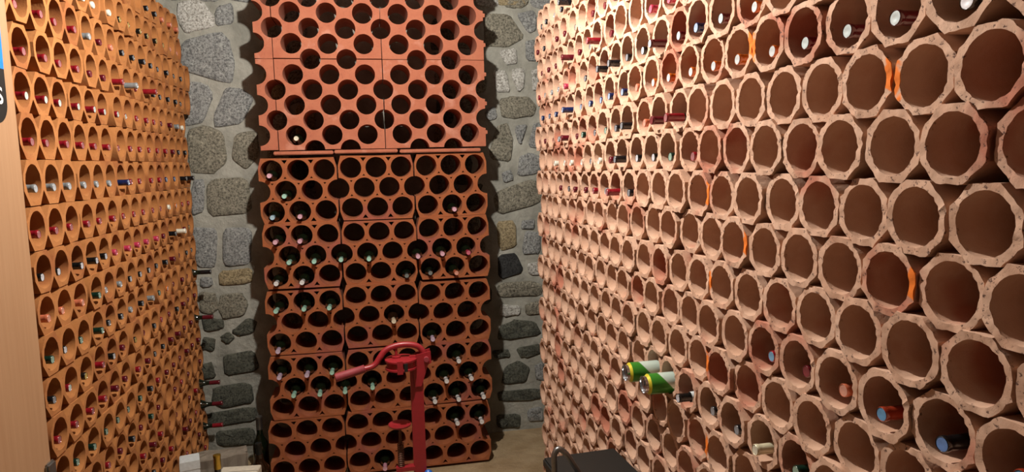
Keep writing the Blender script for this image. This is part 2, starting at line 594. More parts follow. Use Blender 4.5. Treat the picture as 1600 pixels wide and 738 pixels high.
# stones that run on behind the edges of the centre rack
for side in (-1, 1):
    z = -14.2
    while z < 9.5:
        h = rs.uniform(0.9, 1.7)
        x0 = -5.0 if side < 0 else 3.3
        x = x0
        while x < x0 + 2.0:
            w = rs.uniform(0.9, 1.5)
            if not any(inside((x + w * a, z + h * b), s[1]) for s in STONES for a in (.0, .5, 1.) for b in (.0, .5, 1.)):
                j = lambda: rs.uniform(-.12, .12)
                allst.append((rs.choice('ggnndt'), [(x + .1 + j(), z + .1 + j()), (x + w / 2, z + .05 + j()), (x + w - .1 + j(), z + .12 + j()), (x + w - .08 + j(), z + h * .6),
                                                    (x + w - .15 + j(), z + h - .1 + j()), (x + .2 + j(), z + h - .1 + j())]))
            x += w
        z += h
# upper stones over the frame and across to the side walls
for (x0, x1) in ((-10.8, -5.2), (5.6, 10.0)):
    x = x0
    while x < x1 - 0.6:
        w = rs.uniform(1.1, 1.9)
        allst.append((rs.choice('ggnl'), [(x + .1, 8.1), (x + w * .6, 8.0), (x + w - .1, 8.2), (x + w - .15, 9.4), (x + .2, 9.6)]))
        x += w
wall_loc = Vector((0, 0, 0))
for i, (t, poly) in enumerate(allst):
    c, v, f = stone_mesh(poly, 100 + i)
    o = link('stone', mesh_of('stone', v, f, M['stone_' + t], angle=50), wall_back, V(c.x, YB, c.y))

# ------------------------------------------------------------------ bottles
BS = 0.86
BL, BR = 0.30 * BS, 0.0365 * BS


def bottle_profile():
    return [(d * BS, r * BS) for d, r in [(0.062, 0.0142), (0.085, 0.0146), (0.105, 0.019), (0.122, 0.029), (0.138, 0.0352), (0.155, 0.0365), (0.285, 0.0365), (0.296, 0.0335), (0.30, 0.028)]]


bv, bf = lathe(bottle_profile(), 20)
BODY = {g: mesh_of('bottle_glass', bv, bf, M['glass_' + g]) for g in ('green', 'brown')}
def scaled(part, s=BS):
    return [tuple(Vector(q) * s) for q in part[0]], part[1]


cv, cf = lathe([(0.0015, 0.0138), (0.0, 0.0146), (0.0015, 0.0158), (0.010, 0.0160), (0.012, 0.0152), (0.020, 0.0149), (0.060, 0.0152), (0.066, 0.0150)], 18, close0=False, close1=False)
dv, df = lathe([(0.0012, 0.0139), (0.0010, 0.0090), (0.0016, 0.0050)], 18, close0=False)
CAPM = {c: mesh_of('capsule', *scaled((cv, cf)), M['foil_' + c]) for c in CAPS}
ENDM = {c: mesh_of('capsule_end', *scaled((dv, df)), M['foil_end_' + c]) for c in CAPS}
rv, rf = join(lathe([(0.017, 0.0150), (0.017, 0.0162), (0.020, 0.0162), (0.020, 0.0150)], 18, close0=False, close1=False),
              lathe([(0.030, 0.0151), (0.030, 0.0162), (0.033, 0.0162), (0.033, 0.0151)], 18, close0=False, close1=False))
RINGM = mesh_of('capsule_ring', *scaled((rv, rf)), M['black'])
bottles = []           # (distance, code, location, rz, label, group, glass)


def add_bottle(code, loc, rz, label, group, glass='green', big=False):
    shows = 0.7 if 'red block' in label or 'perforated' in label else 0.8 if big else 1.0      # bare necks show larger than ends deep in a hole
    bottles.append(((loc - cam.location).length * shows, code, loc, rz, label, group, glass))


def cap_name(c):
    return CAPS[c][2].replace(' ', '-') + '-capped'


# ------------------------------------------------------------------ rack on the wooden-board side: orange three-cell blocks
LDEP = 2.2
left_rack = tag(link('clay_bottle_rack', None, None, V(XL, 27, -ZF), math.pi / 2),
                'tall orange clay bottle rack of three-cell blocks behind the wooden board', 'bottle rack')
LZ = [6.42, 5.45, 4.25, 3.14, 2.08, 0.96, -0.24, -1.37, -2.5, -3.54, -4.62, -5.7, -6.75, -7.83, -8.88, -9.93, -10.98, -12.03, -13.08, -14.13]
CW = 1.02


def left_block(seed, cells):
    r = random.Random(seed)
    j = lambda s=.012: r.uniform(-s, s)
    n = len(cells)
    top, bot = [], []
    for c in cells:
        x = (c - 1) * CW
        top += [(x - .26 + j(), .5 + j()), (x + .26 + j(), .5 + j()), (x + .5 * CW, .17 + j())]
        bot += [(x - .26 + j(), -.5 + j()), (x + .26 + j(), -.5 + j()), (x + .5 * CW, -.17 + j())]
    x0 = (cells[0] - 1) * CW - .5 * CW
    out = [(x0, .17)] + top + list(reversed(bot)) + [(x0, -.17)]
    out = [(a * P, b * P) for a, b in out]
    holes = [circle((c - 1) * CW * P, 0, .405 * P, 26, wob=.004 * P, rr=r) for c in cells]
    v, f = plate(out, holes, LDEP * P, .006 * P, seed)
    return mesh_of('clay_block', v, f, M['clay_left'])


LB = [left_block(40 + i, (0, 1, 2)) for i in range(5)]
LB2 = left_block(47, (0, 1))
LROW = [
    '_________.kkooo', '____wwwyyyyyyoo', 'rrrrsmokkkkkkkk', 'rrrrmmrsmrkkkkk', 'RRRRRRRRrrrmmsw', 'rrrrrrrrrrrrmkk', 'ssssssbrrrrbbkk',
    'rrrrrrrrrrrwnrr', 'KKKKKpppppmkwmy', 'ooogssKKKkkmmkk', 'gKggkksksgnmmmk', 'kRyrKmymkrmkmmm', 'rrrrmmrmkkmmmmm', 'kggggggkrmmmmmm',
    '_gmrmkmgm.mrm.m', '__mmk.rmrmm.mrm', '___rm.mkmr.mmrm', '____kmrm.mmr.mr', '_____mmkrm.mmkr', '______m.mrmkm.m']
LOUT = {(3, 6): .25, (3, 7): .35, (3, 9): .4, (6, 6): .2, (6, 13): .25, (6, 14): .3, (8, 11): .2, (8, 12): .3, (10, 14): .75, (12, 14): .7, (9, 3): .1,
        (15, 14): .8, (16, 14): .85, (17, 14): .8, (10, 3): .12, (8, 2): .15, (8, 3): .15, (2, 1): .05}
lb = random.Random(5)
for j, z in enumerate(LZ):
    up = LZ[j - 1] - z if j else 1.1
    dn = z - LZ[j + 1] if j < len(LZ) - 1 else 1.05
    hz = (up + dn) / 2 * 0.988
    zc = z + (up - dn) / 4
    phase = 1 if j in (2, 3) else 0
    ysh = 0.10 if phase else lb.uniform(-.05, .05)
    # blocks of three cells, pitch 3.15; hole k=0 lies at y = 19.18
    hole_y = {}
    for b in range(-2, 6):
        yc = 19.18 + (b * 3 + 1 + phase) * 1.05 + ysh + lb.uniform(-.015, .015)
        short = yc + 1.55 > YB - 0.05
        if short and yc + .5 > YB - 0.05:
            continue
        o = link('clay_block', LB2 if short else LB[lb.randrange(5)], left_rack)
        o.matrix_local = left_rack.matrix_basis.inverted() @ (Matrix.Translation(V(XL + lb.uniform(-.05, .05), yc, zc)) @ Matrix.Rotation(math.pi / 2, 4, 'Z') @
                                                              Matrix.Rotation(lb.uniform(-.006, .006), 4, 'Y') @ Matrix.Diagonal((1, 1, hz, 1)))
        for c in range(2 if short else 3):
            hole_y[b * 3 + c + phase] = yc + (c - 1) * CW
    row = LROW[j]
    for k, code in enumerate(row):
        if code in '._' or k not in hole_y:
            continue
        e = LOUT.get((j, k), lb.uniform(-.06, .07)) * P
        loc = V(XL, hole_y[k] + lb.uniform(-.05, .05), zc - .145)
        loc.x += e
        add_bottle(code, loc, math.pi / 2,
                   '%s bottle in the orange clay rack, %s row from top, %s hole from stone wall' % (cap_name(code), ORD[j + 1], ORD[15 - k]), 'bottles in the orange clay rack', big=e > .2 * P)

# ------------------------------------------------------------------ rack on the other side: pale octagonal tubes laid in offset rows
RDEP = 2.4
right_rack = tag(link('clay_tube_rack', None, None, V(XR, 17, -ZF), -math.pi / 2),
                 'tall rack of pale pink octagonal clay tubes with many empty holes', 'bottle rack')
RZ = [5.78, 4.82, 3.88, 2.94, 2.04, 1.06, .14, -.82, -1.74, -2.69, -3.62, -4.56, -5.47, -6.44, -7.40, -8.36, -9.32, -10.28, -11.24, -12.2, -13.16, -14.12]


def right_tube(seed, mat):
    r = random.Random(seed)
    j = lambda s=.012: r.uniform(-s, s)
    oc = []
    f = .215
    for (x, z) in ((.5, f), (f, .5), (-f, .5), (-.5, f), (-.5, -f), (-f, -.5), (f, -.5), (.5, -f)):
        oc.append((x + j(), z + j()))
    out = []
    for i in range(8):
        a, b = oc[i], oc[(i + 1) % 8]
        for t in (0, .2, .4, .6, .8):
            out.append(((a[0] * (1 - t) + b[0] * t + j(.010)) * P, (a[1] * (1 - t) + b[1] * t + j(.010)) * P))
    v, ff = plate(out, [circle(0, 0, .412 * P, 40, wob=.007 * P, rr=r)], RDEP * P, .014 * P, seed)
    return mesh_of('clay_tube', v, ff, mat)


RT_M = [right_tube(200 + i, M['clay_right']) for i in range(9)]
RT_P = [right_tube(220 + i, M['clay_right_p']) for i in range(2)]
RT_N = [right_tube(230 + i, M['clay_right_n']) for i in range(2)]
ORANGE_NEAR = {(5, 19), (7, 14), (8, 15), (11, 14), (13, 14), (8, 19), (4, 15)}
ORANGE_FAR = {(5, 20), (11, 15), (13, 15), (9, 15), (4, 16)}
RROW = ['kkskk', 'mkmmmk.mmm', 'mmmmmmkrm..pp', 'rsssprk.kkkKMMbMn', 'bbb.bbbbbbonnnnnnMMMK', 'mmmsmmgkgkkomr', '..wwwwkwmkKKgr', '...mkmmrsrk', '', '',
        '................VmoCBC', '', '.............KkkG g'.replace(' ', '')]
ROUT = {(2, 4): .3, (2, 7): .35, (3, 8): .2, (3, 9): .22, (3, 12): .25, (4, 4): .28, (5, 10): .2, (5, 12): .2, (5, 13): .3, (5, 4): .2, (6, 9): .25, (7, 9): .3, (0, 4): .4,
        (12, 13): .28, (12, 14): -.1, (12, 15): -.05, (12, 16): .12, (10, 16): -.15, (10, 17): -.2, (10, 18): -.15}
rb = random.Random(11)
tubes, TY = [], {}
for j, z in enumerate(RZ):
    y0 = 28.7 if j % 2 else 28.12
    for k in range(25):
        yy = y0 - 1.042 * k + rb.uniform(-.016, .016)
        bump = .13 * (math.exp(-((yy - 16) / 6) ** 2) - .5) * (1 if j <= 8 else 0)
        TY[(j, k)] = (yy, z + bump)
        loc = V(XR + rb.uniform(-.05, .05), yy, z + bump + rb.uniform(-.012, .012))
        d = loc - cam.location
        dep = d.dot(FW)
        px = 800 + 1066.3 * d.dot(RT) / max(dep, .05)
        py = 369 - 1066.3 * d.dot(UP) / max(dep, .05)
        vis = dep > .3 and -40 < px < 1670 and -60 < py < 800
        tubes.append((0 if vis else 1, d.length, j, k, loc, rb.randrange(9), rb.uniform(-.05, .05)))
tubes.sort(key=lambda t: t[:2])
rest = []
for i, (out, dist, j, k, loc, vi, tw) in enumerate(tubes):
    me = RT_P[k % 2] if (j, k) in ORANGE_NEAR else RT_N[k % 2] if (j, k) in ORANGE_FAR else RT_M[vi]
    mw = Matrix.Translation(loc) @ Matrix.Rotation(-math.pi / 2, 4, 'Z') @ Matrix.Rotation(tw, 4, 'Y')
    if i < 300:
        o = link('clay_tube', me, right_rack)
        o.matrix_local = right_rack.matrix_basis.inverted() @ mw
    else:
        rest.append((me, right_rack.matrix_basis.inverted() @ mw))
bm = bmesh.new()
for me, mw in rest:
    n0 = len(bm.verts)
    bm.from_mesh(me)
    bm.verts.ensure_lookup_table()
    bmesh.ops.transform(bm, matrix=mw, verts=bm.verts[n0:])
me = bpy.data.meshes.new('clay_tube')
bm.to_mesh(me)
bm.free()
me.materials.append(M['clay_right'])
o = link('clay_tube', me, right_rack)
tag(o, kind='stuff')
for j, row in enumerate(RROW):
    for k, code in enumerate(row):
        if code == '.':
            continue
        yy, zz = TY[(j, k)]
        loc = V(XR, yy + rb.uniform(-.05, .05), zz - .155)
        loc.x -= ROUT.get((j, k), rb.uniform(-.08, .05)) * P
        add_bottle(code, loc, -math.pi / 2,
                   '%s bottle in the pale tube rack, %s row from top, %s hole from stone wall' % (cap_name(code), ORD[j + 1], ORD[k + 1]), 'bottles in the pale tube rack')

# ------------------------------------------------------------------ centre rack, lower part: five tiers of nine-hole blocks
YT = 32.45
Q, RS, TS, RH = 1.153, .936, 3.034, .482
low_rack = tag(link('clay_block_rack', None, None, V(0.3, YT, -ZF)), 'red clay rack of nine-hole blocks in five tiers before the stone wall', 'bottle rack')


def tri(cx, cz, s, up):
    k = 1 if up else -1
    return [((cx - s) * P, (cz - k * s * .55) * P), ((cx + s) * P, (cz - k * s * .55) * P), (cx * P, (cz + k * s * .85) * P)]


def low_block(seed):
    r = random.Random(seed)
    j = lambda s=.014: r.uniform(-s, s)
    hw, hh = 1.5 * Q - .02, 1.49
    out = [(-hw + .13 + j(), hh + j()), (0, hh + j()), (hw - .13 + j(), hh + j()), (hw + j(), hh - .42), (hw, -hh + .42), (hw - .13 + j(), -hh + j()), (0, -hh + j()), (-hw + .13 + j(), -hh + j()), (-hw, -hh + .42), (-hw + j(), hh - .42)]
    out = [(a * P, b * P) for a, b in out]
    holes = []
    for row, xs in ((1, (-1, 0, 1)), (0, (-1.5, -.5, .5, 1.5)), (-1, (-1, 0, 1))):
        for x in xs:
            holes.append(circle(x * Q * P, row * RS * P, (RH + j(.008)) * P, 28, wob=.004 * P, rr=r))
    for x in (-.5, .5):
        holes.append(tri(x * Q, RS + .40, .13, False))
        holes.append(tri(x * Q, -RS - .40, .13, True))
    for s in (1, -1):
        for x in (-1, 0, 1):
            holes.append(tri(x * Q, s * .33, .065, s < 0))
        for x in (-.5, .5):
            holes.append(tri(x * Q, s * .60, .065, s > 0))
    v, f = plate(out, holes, 1.9 * P, .01 * P, seed)
    return mesh_of('clay_block', v, f, M['clay_back'])


KB = [low_block(300 + i) for i in range(5)]
SH = [0, .016, -.039, -.062, -.215]
lr = random.Random(21)
lowc = {}
for t in range(5):
    zc = -.0375 - t * TS - RS
    yy = YT + .05 + .031 * zc
    for b in range(3):
        xc = -4.33 + SH[t] + (1 + 3 * b) * Q + (b - 1) * .03
        dz = lr.uniform(-.05, .04) + (b == 0) * -.05
        o = link('clay_block', KB[lr.randrange(5)], low_rack)
        o.matrix_local = low_rack.matrix_basis.inverted() @ (Matrix.Translation(V(xc, yy + lr.uniform(-.06, .06), zc + dz)) @ Matrix.Rotation(lr.uniform(-.008, .008), 4, 'Y'))
        for r_ in range(3):
            for c in range(3):
                lowc[(t, r_, b * 3 + c)] = (xc + (c - 1) * Q + (.5 * Q if r_ == 1 else 0), yy, zc + dz + (1 - r_) * RS)
LOWB = [(0, 0, 0, 'i'), (0, 1, 0, 't'), (0, 2, 0, 'u'), (0, 2, 1, 'i'), (0, 2, 7, 'i'), (1, 0, 0, 'i'), (1, 0, 1, 'i'), (1, 1, 0, 't'), (1, 1, 1, 't'), (1, 1, 2, 't'), (1, 1, 3, 't'),
        (1, 1, 5, 'i'), (1, 1, 6, 'i'), (1, 1, 7, 'p'), (1, 2, 0, 'z'), (1, 2, 1, 'z'), (1, 2, 5, 'e'), (1, 2, 6, 'e'), (1, 2, 7, 'o'), (2, 0, 0, 't'), (2, 0, 1, 't'), (2, 0, 2, 't'),
        (2, 1, 4, 'c'), (2, 2, 0, 'l'), (2, 2, 6, 'l'), (3, 0, 0, 'l'), (3, 0, 1, 'l'), (3, 0, 2, 't'), (3, 0, 7, 'z'), (3, 1, 0, 't'), (3, 1, 1, 't'), (3, 1, 2, 't'), (3, 1, 3, 't'),
        (3, 1, 6, 'z'), (3, 1, 7, 'z'), (3, 2, 6, 'z'), (3, 2, 7, 'z'), (3, 2, 8, 'z'), (4, 0, 7, 'z'), (4, 0, 8, 'z'), (4, 2, 4, 'i')]
for (t, r_, c, code) in LOWB:
    x, y, z = lowc[(t, r_, c)]
    e = .62 + lr.uniform(-.08, .08) if code not in 'e' else .25
    if t == 0:
        e = .3 + lr.uniform(0, .2)
    add_bottle(code, V(x + lr.uniform(-.06, .06), y - e, z - .215), lr.uniform(-.03, .03),
               '%s bottle in the red block rack, %s tier, %s row, %s hole from left' % (cap_name(code), ORD[t + 1], ORD[r_ + 1], ORD[c + 1]), 'bottles in the red block rack',
               'brown' if code in 'cG' else 'green')

# ------------------------------------------------------------------ centre rack, upper part: perforated panels standing on the tiers
UQ, US, UR = 1.585, .677, .452
up_rack = tag(link('perforated_clay_rack', None, None, V(0.5, YT, .56)), 'perforated salmon clay panels with round holes on top of the red block rack', 'bottle rack')


def up_panel(seed, half=False, nibs=False):
    r = random.Random(seed)
    j = lambda s=.02: r.uniform(-s, s)
    w = UQ * (.5 if half else 3)
    h = US * 6
    nib = []
    if nibs:             # little tongues on the free edge
        for q in (.6, 2.6, 4.6):
            nib += [(w - .02, (q + .3) * US), (w + .07, (q + .32) * US), (w + .07, (q + .55) * US), (w - .02, (q + .57) * US)]
    out = [(.02 + j(.01), .02 + j()), (w * .5, .02 + j()), (w - .02, .02 + j())] + nib + [ (w - .02, h - .015), (w * .5, h - .015 + j(.01)), (.02, h - .015), (.02 + j(), h * .5)]
    out = [(a * P, b * P) for a, b in out]
    holes = []
    for row in range(7):
        for i in range(-1, 5):
            x = (i + (.5 if row % 2 else 0)) * UQ
            if half:
                x -= UQ * .5
            if x < -UQ * .3 or x > w + UQ * .3:
                continue
            if row in (0, 6) and (abs(x) < .1 or abs(x - w) < .1):
                if not half or abs(x - w) < .1:
                    continue          # the panel corners are solid
            holes.append(circle(x * P, row * US * P, (UR + j(.008)) * P, 30, wob=.003 * P, rr=r))
    v, f = plate(out, holes, 2.1 * P, .008 * P, seed)
    return mesh_of('clay_panel', v, f, M['clay_top'])


Z9 = 6.876 - 9 * US
ub = 0
for lev in range(2):
    zb = Z9 + lev * 6 * US
    for b in range(3):
        half = b == 0
        x = -3.99 - (.5 * UQ if half else 0) + (0 if half else (b - 1) * 3 * UQ)
        ub += 1
        o = link('clay_panel', up_panel(400 + ub, half, b == 2), up_rack)
        o.matrix_local = up_rack.matrix_basis.inverted() @ (Matrix.Translation(V(x, YT + .12 - .07 * lev + lr.uniform(-.03, .03), zb)) @ Matrix.Rotation(math.radians(.9), 4, 'X'))
sl = random.Random(9)
for (x0, x1, dz) in ((-4.2, -1.6, 0), (-1.55, 1.3, .02), (1.4, 5.2, -.01)):
    a, b = V(x0, YT - .12, .58 + dz), V(x1, YT + 1.7, .74 + dz)
    link('spacer_slab', bevel_box('spacer_slab', a.x - up_rack.location.x, b.x - up_rack.location.x, a.y - up_rack.location.y, b.y - up_rack.location.y, a.z - up_rack.location.z, b.z - up_rack.location.z, M['clay_top'], .004), up_rack)
add_bottle('G', V(-3.99 + .5 * UQ, YT - .05, Z9 + US - .15), 0, 'lone bottle with a cream end in the perforated salmon clay panels', 'bottles in the red block rack', 'green')

# ------------------------------------------------------------------ lay the bottles: the 300 largest as things, the rest as one mass
bottles.sort(key=lambda b: b[0])
mass = bmesh.new()
mats = []


def mat_index(mm):
    if mm not in mats:
        mats.append(mm)
    return mats.index(mm)


for i, (d, code, loc, rz, label, group, glass) in enumerate(bottles):
    if i < 300:
        o = link('wine_bottle', BODY[glass], None, loc, rz)
        tag(o, label, 'bottle', group)
        c = link('capsule', CAPM[code], o)
        link('capsule_end', ENDM[code], c)
        if code == 'z':
            link('capsule_ring', RINGM, c)
    else:
        mw = Matrix.Translation(loc) @ Matrix.Rotation(rz, 4, 'Z')
        for src, mm in ((BODY[glass], M['glass_' + glass]), (CAPM[code], M['foil_' + code]), (ENDM[code], M['foil_end_' + code])):
            n0, f0 = len(mass.verts), len(mass.faces)
            mass.from_mesh(src)
            mass.verts.ensure_lookup_table()
            mass.faces.ensure_lookup_table()
            bmesh.ops.transform(mass, matrix=mw, verts=mass.verts[n0:])
            for f in mass.faces[f0:]:
                f.material_index = mat_index(mm)
if len(bottles) > 300:
    me = bpy.data.meshes.new('wine_bottles')
    mass.to_mesh(me)
    for mm in mats:
        me.materials.append(mm)
    tag(link('wine_bottles', me), 'small far bottle ends in the holes of both long racks near the stone wall', 'bottles', None, 'stuff')
mass.free()

# ------------------------------------------------------------------ drink cans in the tube rack
def can_mat():
    t = NT('can_print')
    tc = t.n('ShaderNodeTexCoord')
    sep = t.n('ShaderNodeSeparateXYZ')
    t.l(tc.outputs['Object'], sep.inputs[0])
    a = t.n('ShaderNodeMath', operation='MULTIPLY_ADD')       # slanted white field over green
    a.inputs[1].default_value = 0.9
    t.l(sep.outputs[2], a.inputs[0])
    t.l(sep.outputs[1], a.inputs[2])
    mp = t.n('ShaderNodeMapRange')
    mp.inputs['From Min'].default_value = 0.078
    mp.inputs['From Max'].default_value = 0.081
    t.l(a.outputs[0], mp.inputs['Value'])
    col = t.mix(mp.outputs[0], lin((58, 136, 44)), lin((206, 224, 214)))
    mp2 = t.n('ShaderNodeMapRange')
    mp2.inputs['From Min'].default_value = 0.0175
    mp2.inputs['From Max'].default_value = 0.0185
    t.l(sep.outputs[1], mp2.inputs['Value'])
    col = t.mix(mp2.outputs[0], lin((214, 200, 60)), col)
    return t.out(col, 0.3, 0.3)


M['can'] = can_mat()
CANB = mesh_of('can_body', *lathe([(0.010, .0262), (0.016, .0310), (0.018, .0328), (0.116, .0328), (0.122, .030), (0.124, .026)], 28, close0=False), M['can'])
CANL = mesh_of('can_lid', *lathe([(0.010, .0262), (0.003, .0268), (0.0, .0272), (0.0005, .0258), (0.005, .0248), (0.0055, .001)], 28, close0=False, close1=False), M['can_lid'])
CANT = mesh_of('can_tab', *join(lathe([(0.0045, .0035), (0.0030, .0035)], 12), moved(box(-.005, .005, .0028, .0045, -.001, .014), (0, 0, 0))), M['steel'])
for k, e, nm in ((11, .78, 'green and white drink can sticking out of the tube rack, the farther one'), (12, .70, 'green and white drink can sticking out of the tube rack, the nearer one')):
    yy, zz = TY[(12, k)]
    loc = V(XR, yy, zz - .14)
    loc.x -= e * P
    o = tag(link('drink_can', CANB, None, loc, -math.pi / 2), nm, 'can', 'drink cans in the tube rack')
    link('lid', CANL, o)
    link('tab', CANT, o)

# white and blue neck label on the black bottle next to the cans
yy, zz = TY[(12, 13)]
for o in [o for o in COL.objects if o.name.startswith('wine_bottle') and o.get('label', '').startswith('white-ended-black-capped bottle in the pale tube rack, thirteenth')]:
    link('neck_label', mesh_of('neck_label', *lathe([(.040, .0156), (.085, .0160)], 18, close0=False, close1=False), M['white_card']), o)
    link('label_emblem', mesh_of('label_emblem', *lathe([(.055, .0159), (.068, .0162)], 18, close0=False, close1=False), M['foil_b']), o)

# ------------------------------------------------------------------ green bottle lying on top of the tube rack
gv, gf = lathe(bottle_profile(), 20)
M['glass_bright'] = plain('bright_green_glass', (10, 92, 66), 0.12, 0.0, 0.5)
o = link('wine_bottle', mesh_of('bottle_glass', gv, gf, M['glass_bright']), None, V(XR + .5, 27.4, 6.28) + Vector((0, 0, BR)), math.pi)
tag(o, 'green glass bottle lying on top of the pale tube rack', 'bottle')
c = link('capsule', CAPM['g'], o)
link('capsule_end', ENDM['g'], c)

# ------------------------------------------------------------------ red floor corker in front of the centre rack
YC = 24.0
cork = tag(link('floor_corker', None, None, V(1.3, YC, -ZF)), 'red lever floor corker with a long handle before the red block rack', 'corker')


def cpart(name, vf, mat, smooth=True, parent=cork):
    v, f = vf
    base = V(1.3, YC, -ZF)
    v = [tuple(Vector(q) - base) for q in v]
    return link(name, mesh_of(name, v, f, mat, smooth), parent)


def cbox(x0, x1, y0, y1, z0, z1):
    a, b = V(x0, y0, z0), V(x1, y1, z1)
    return box(a.x, b.x, a.y, b.y, a.z, b.z)


def cprism(poly, y0, y1):
    n = len(poly)
    v = [tuple(V(x, y0, z)) for x, z in poly] + [tuple(V(x, y1, z)) for x, z in poly]
    f = [list(range(n)), list(range(2 * n - 1, n - 1, -1))] + [[i, (i + 1) % n, n + (i + 1) % n, n + i] for i in range(n)]
    return v, f


cpart('post', cbox(1.08, 1.53, YC - .13, YC + .16, -ZF + .35, -6.75), M['red_paint'], False)
for dy in (-.2, .16):
    cpart('bracket_plate', cprism([(1.30, -6.70), (1.82, -6.60), (1.84, -7.02), (1.72, -7.08), (1.46, -7.85), (1.22, -7.85), (1.18, -7.1)], YC + dy, YC + dy + .06), M['red_paint'], False)
pv, pf = lathe([(-.34 * P, .07 * P), (-.34 * P, .09 * P), (-.24 * P, .09 * P), (.26 * P, .09 * P)], 14)
cpart('pivot_bolt', ([tuple(Vector(q) + V(1.66, YC, -6.86)) for q in pv], pf), M['red_grip'])


def smooth_path(pts, n=5):
    out = []
    for i in range(len(pts) - 1):
        p0, p1, p2, p3 = (Vector(pts[max(i - 1, 0)]), Vector(pts[i]), Vector(pts[i + 1]), Vector(pts[min(i + 2, len(pts) - 1)]))
        for s in range(n):
            t = s / n
            out.append(.5 * ((2 * p1) + (-p0 + p2) * t + (2 * p0 - 5 * p1 + 4 * p2 - p3) * t * t + (-p0 + 3 * p1 - 3 * p2 + p3) * t ** 3))
    out.append(Vector(pts[-1]))
    return out


arm = [(1.62, YC, -6.95), (1.55, YC, -6.62), (1.36, YC, -6.42), (1.0, YC, -6.34), (.62, YC, -6.36), (.26, YC - .03, -6.48), (.06, YC - .08, -6.70), (-.10, YC - .12, -6.92), (-.28, YC - .16, -7.02), (-.6, YC - .2, -7.06)]
cpart('lever_arm', tube([V(*p) for p in smooth_path(arm)], .105 * P, 12), M['red_paint'])
ga, gb = Vector((-.48, YC - .19, -7.04)), Vector((-1.5, YC - .3, -7.26))
grip = [ga.lerp(gb, t) for t in (0, .015, .04, .5, .93, .98, 1)]
cpart('grip', tube([V(*p) for p in grip], [.125 * P, .155 * P, .14 * P, .145 * P, .15 * P, .14 * P, .10 * P], 14), M['red_grip'])
jc = V(.78, YC - .05, -7.0)
jv, jf = lathe([(-.19 * P, .50 * P), (-.17 * P, .56 * P), (-.11 * P, .56 * P), (-.10 * P, .51 * P), (.12 * P, .51 * P), (.13 * P, .57 * P), (.19 * P, .57 * P), (.21 * P, .50 * P)], 28, axis='z')
cpart('jaw_housing', ([tuple(Vector(q) + jc) for q in jv], jf), M['red_paint'])
cpart('jaw_slot', cbox(.86, .98, YC - .66, YC - .5, -7.14, -6.86), M['black'], False)
cpart('jaw_lug', cbox(.62, .82, YC - .68, YC - .5, -7.22, -6.76), M['red_paint'], False)
kv, kf = lathe([(0, .16 * P), (.06 * P, .16 * P), (.07 * P, .05 * P), (.42 * P, .05 * P)], 14, axis='z')
cpart('plunger', ([tuple(Vector(q) + V(.62, YC, -6.79)) for q in kv], kf), M['red_paint'])
sv, sf = lathe([(-.10 * P, .10 * P), (-.09 * P, .16 * P), (.0, .38 * P), (.06 * P, .41 * P), (.08 * P, .40 * P), (.03 * P, .33 * P), (.02 * P, .05 * P)], 30, axis='z')
cpart('bottle_plate', ([tuple(Vector(q) + V(.64, YC - .05, -9.28)) for q in sv], sf), M['red_paint'])
rv2, rf2 = lathe([(0, .055 * P), (1.6 * P, .055 * P)], 12, axis='z')
cpart('spring_rod', ([tuple(Vector(q) + V(.64, YC - .05, -10.9)) for q in rv2], rf2), M['dark_steel'])
hel = [V(.64 + .105 * math.cos(a), YC - .05 + .105 * math.sin(a), -9.95 - .9 * a / (2 * math.pi * 13)) for a in [i * 2 * math.pi / 10 for i in range(131)]]
cpart('spring', tube(hel, .022 * P, 5), M['dark_steel'])
cpart('rod_bracket', cbox(.45, 1.12, YC - .2, YC + .1, -10.95, -10.8), M['red_paint'], False)
bv2, bf2 = lathe([(-.1 * P, .02 * P), (-.09 * P, .1 * P), (-.03 * P, .15 * P), (.05 * P, .15 * P), (.12 * P, .1 * P), (.13 * P, .03 * P)], 16)
cpart('blue_knob', ([tuple(Vector(q) + V(1.58, YC - .3, -11.08)) for q in bv2], bf2), M['blue_plastic'])
for (dx, dy) in ((-1.9, -1.4), (2.0, -1.3), (.2, 2.4)):
    cpart('leg', tube([V(1.3, YC, -12.6), V(1.3 + dx * .5, YC + dy * .5, -13.6), V(1.3 + dx, YC + dy, -ZF + .1)], .1 * P, 10), M['red_paint'])
cpart('foot_stay', cbox(1.05, 1.55, YC - .3, YC + .3, -ZF + .3, -ZF + .5), M['red_paint'], False)

# ------------------------------------------------------------------ wooden board, its sign and metal clip
bd = V(-7.0, 12.4, -ZF)
a, b = V(-7.22, 9.2, -ZF), V(-7.0, 15.85, 5.6)
board = tag(link('wooden_board', bevel_box('wooden_board', a.x - bd.x, b.x - bd.x, a.y - bd.y, b.y - bd.y, 0, b.z, M['wood'], .004), None, bd),
            'tall pale wooden board standing upright beside the orange clay rack', 'board')
cl = V(-6.98, 15.62, -6.35)
link('metal_clip', bevel_box('metal_clip', -.006 + cl.x - bd.x, .008 + cl.x - bd.x, -.012 + cl.y - bd.y, .034 + cl.y - bd.y, -.10 + cl.z, .028 + cl.z, M['steel'], .005), board)


def sign_poly(z0, z1, round_bottom):
    y0, y1 = 12.6, 15.36
    if round_bottom:
        p = [(y0, z1), (y1, z1)]
        rr = .42
        for i in range(9):
            t = math.pi / 2 * i / 8
            p.append((y1 - rr + rr * math.cos(t), z0 + rr - rr * math.sin(t)))
        p.append((y0, z0))
        return p
    return [(y0, z1), (y1 + .06, z1), (y1, z0), (y0, z0)]


def sign_mesh(poly, x0, x1, mat, name):
    n = len(poly)
    v = [tuple(V(x0, y, z) - V(-6.99, 14, 2)) for y, z in poly] + [tuple(V(x1, y, z) - V(-6.99, 14, 2)) for y, z in poly]
    f = [list(range(n)), list(range(2 * n - 1, n - 1, -1))] + [[i, (i + 1) % n, n + (i + 1) % n, n + i] for i in range(n)]
    return mesh_of(name, v, f, mat, False)


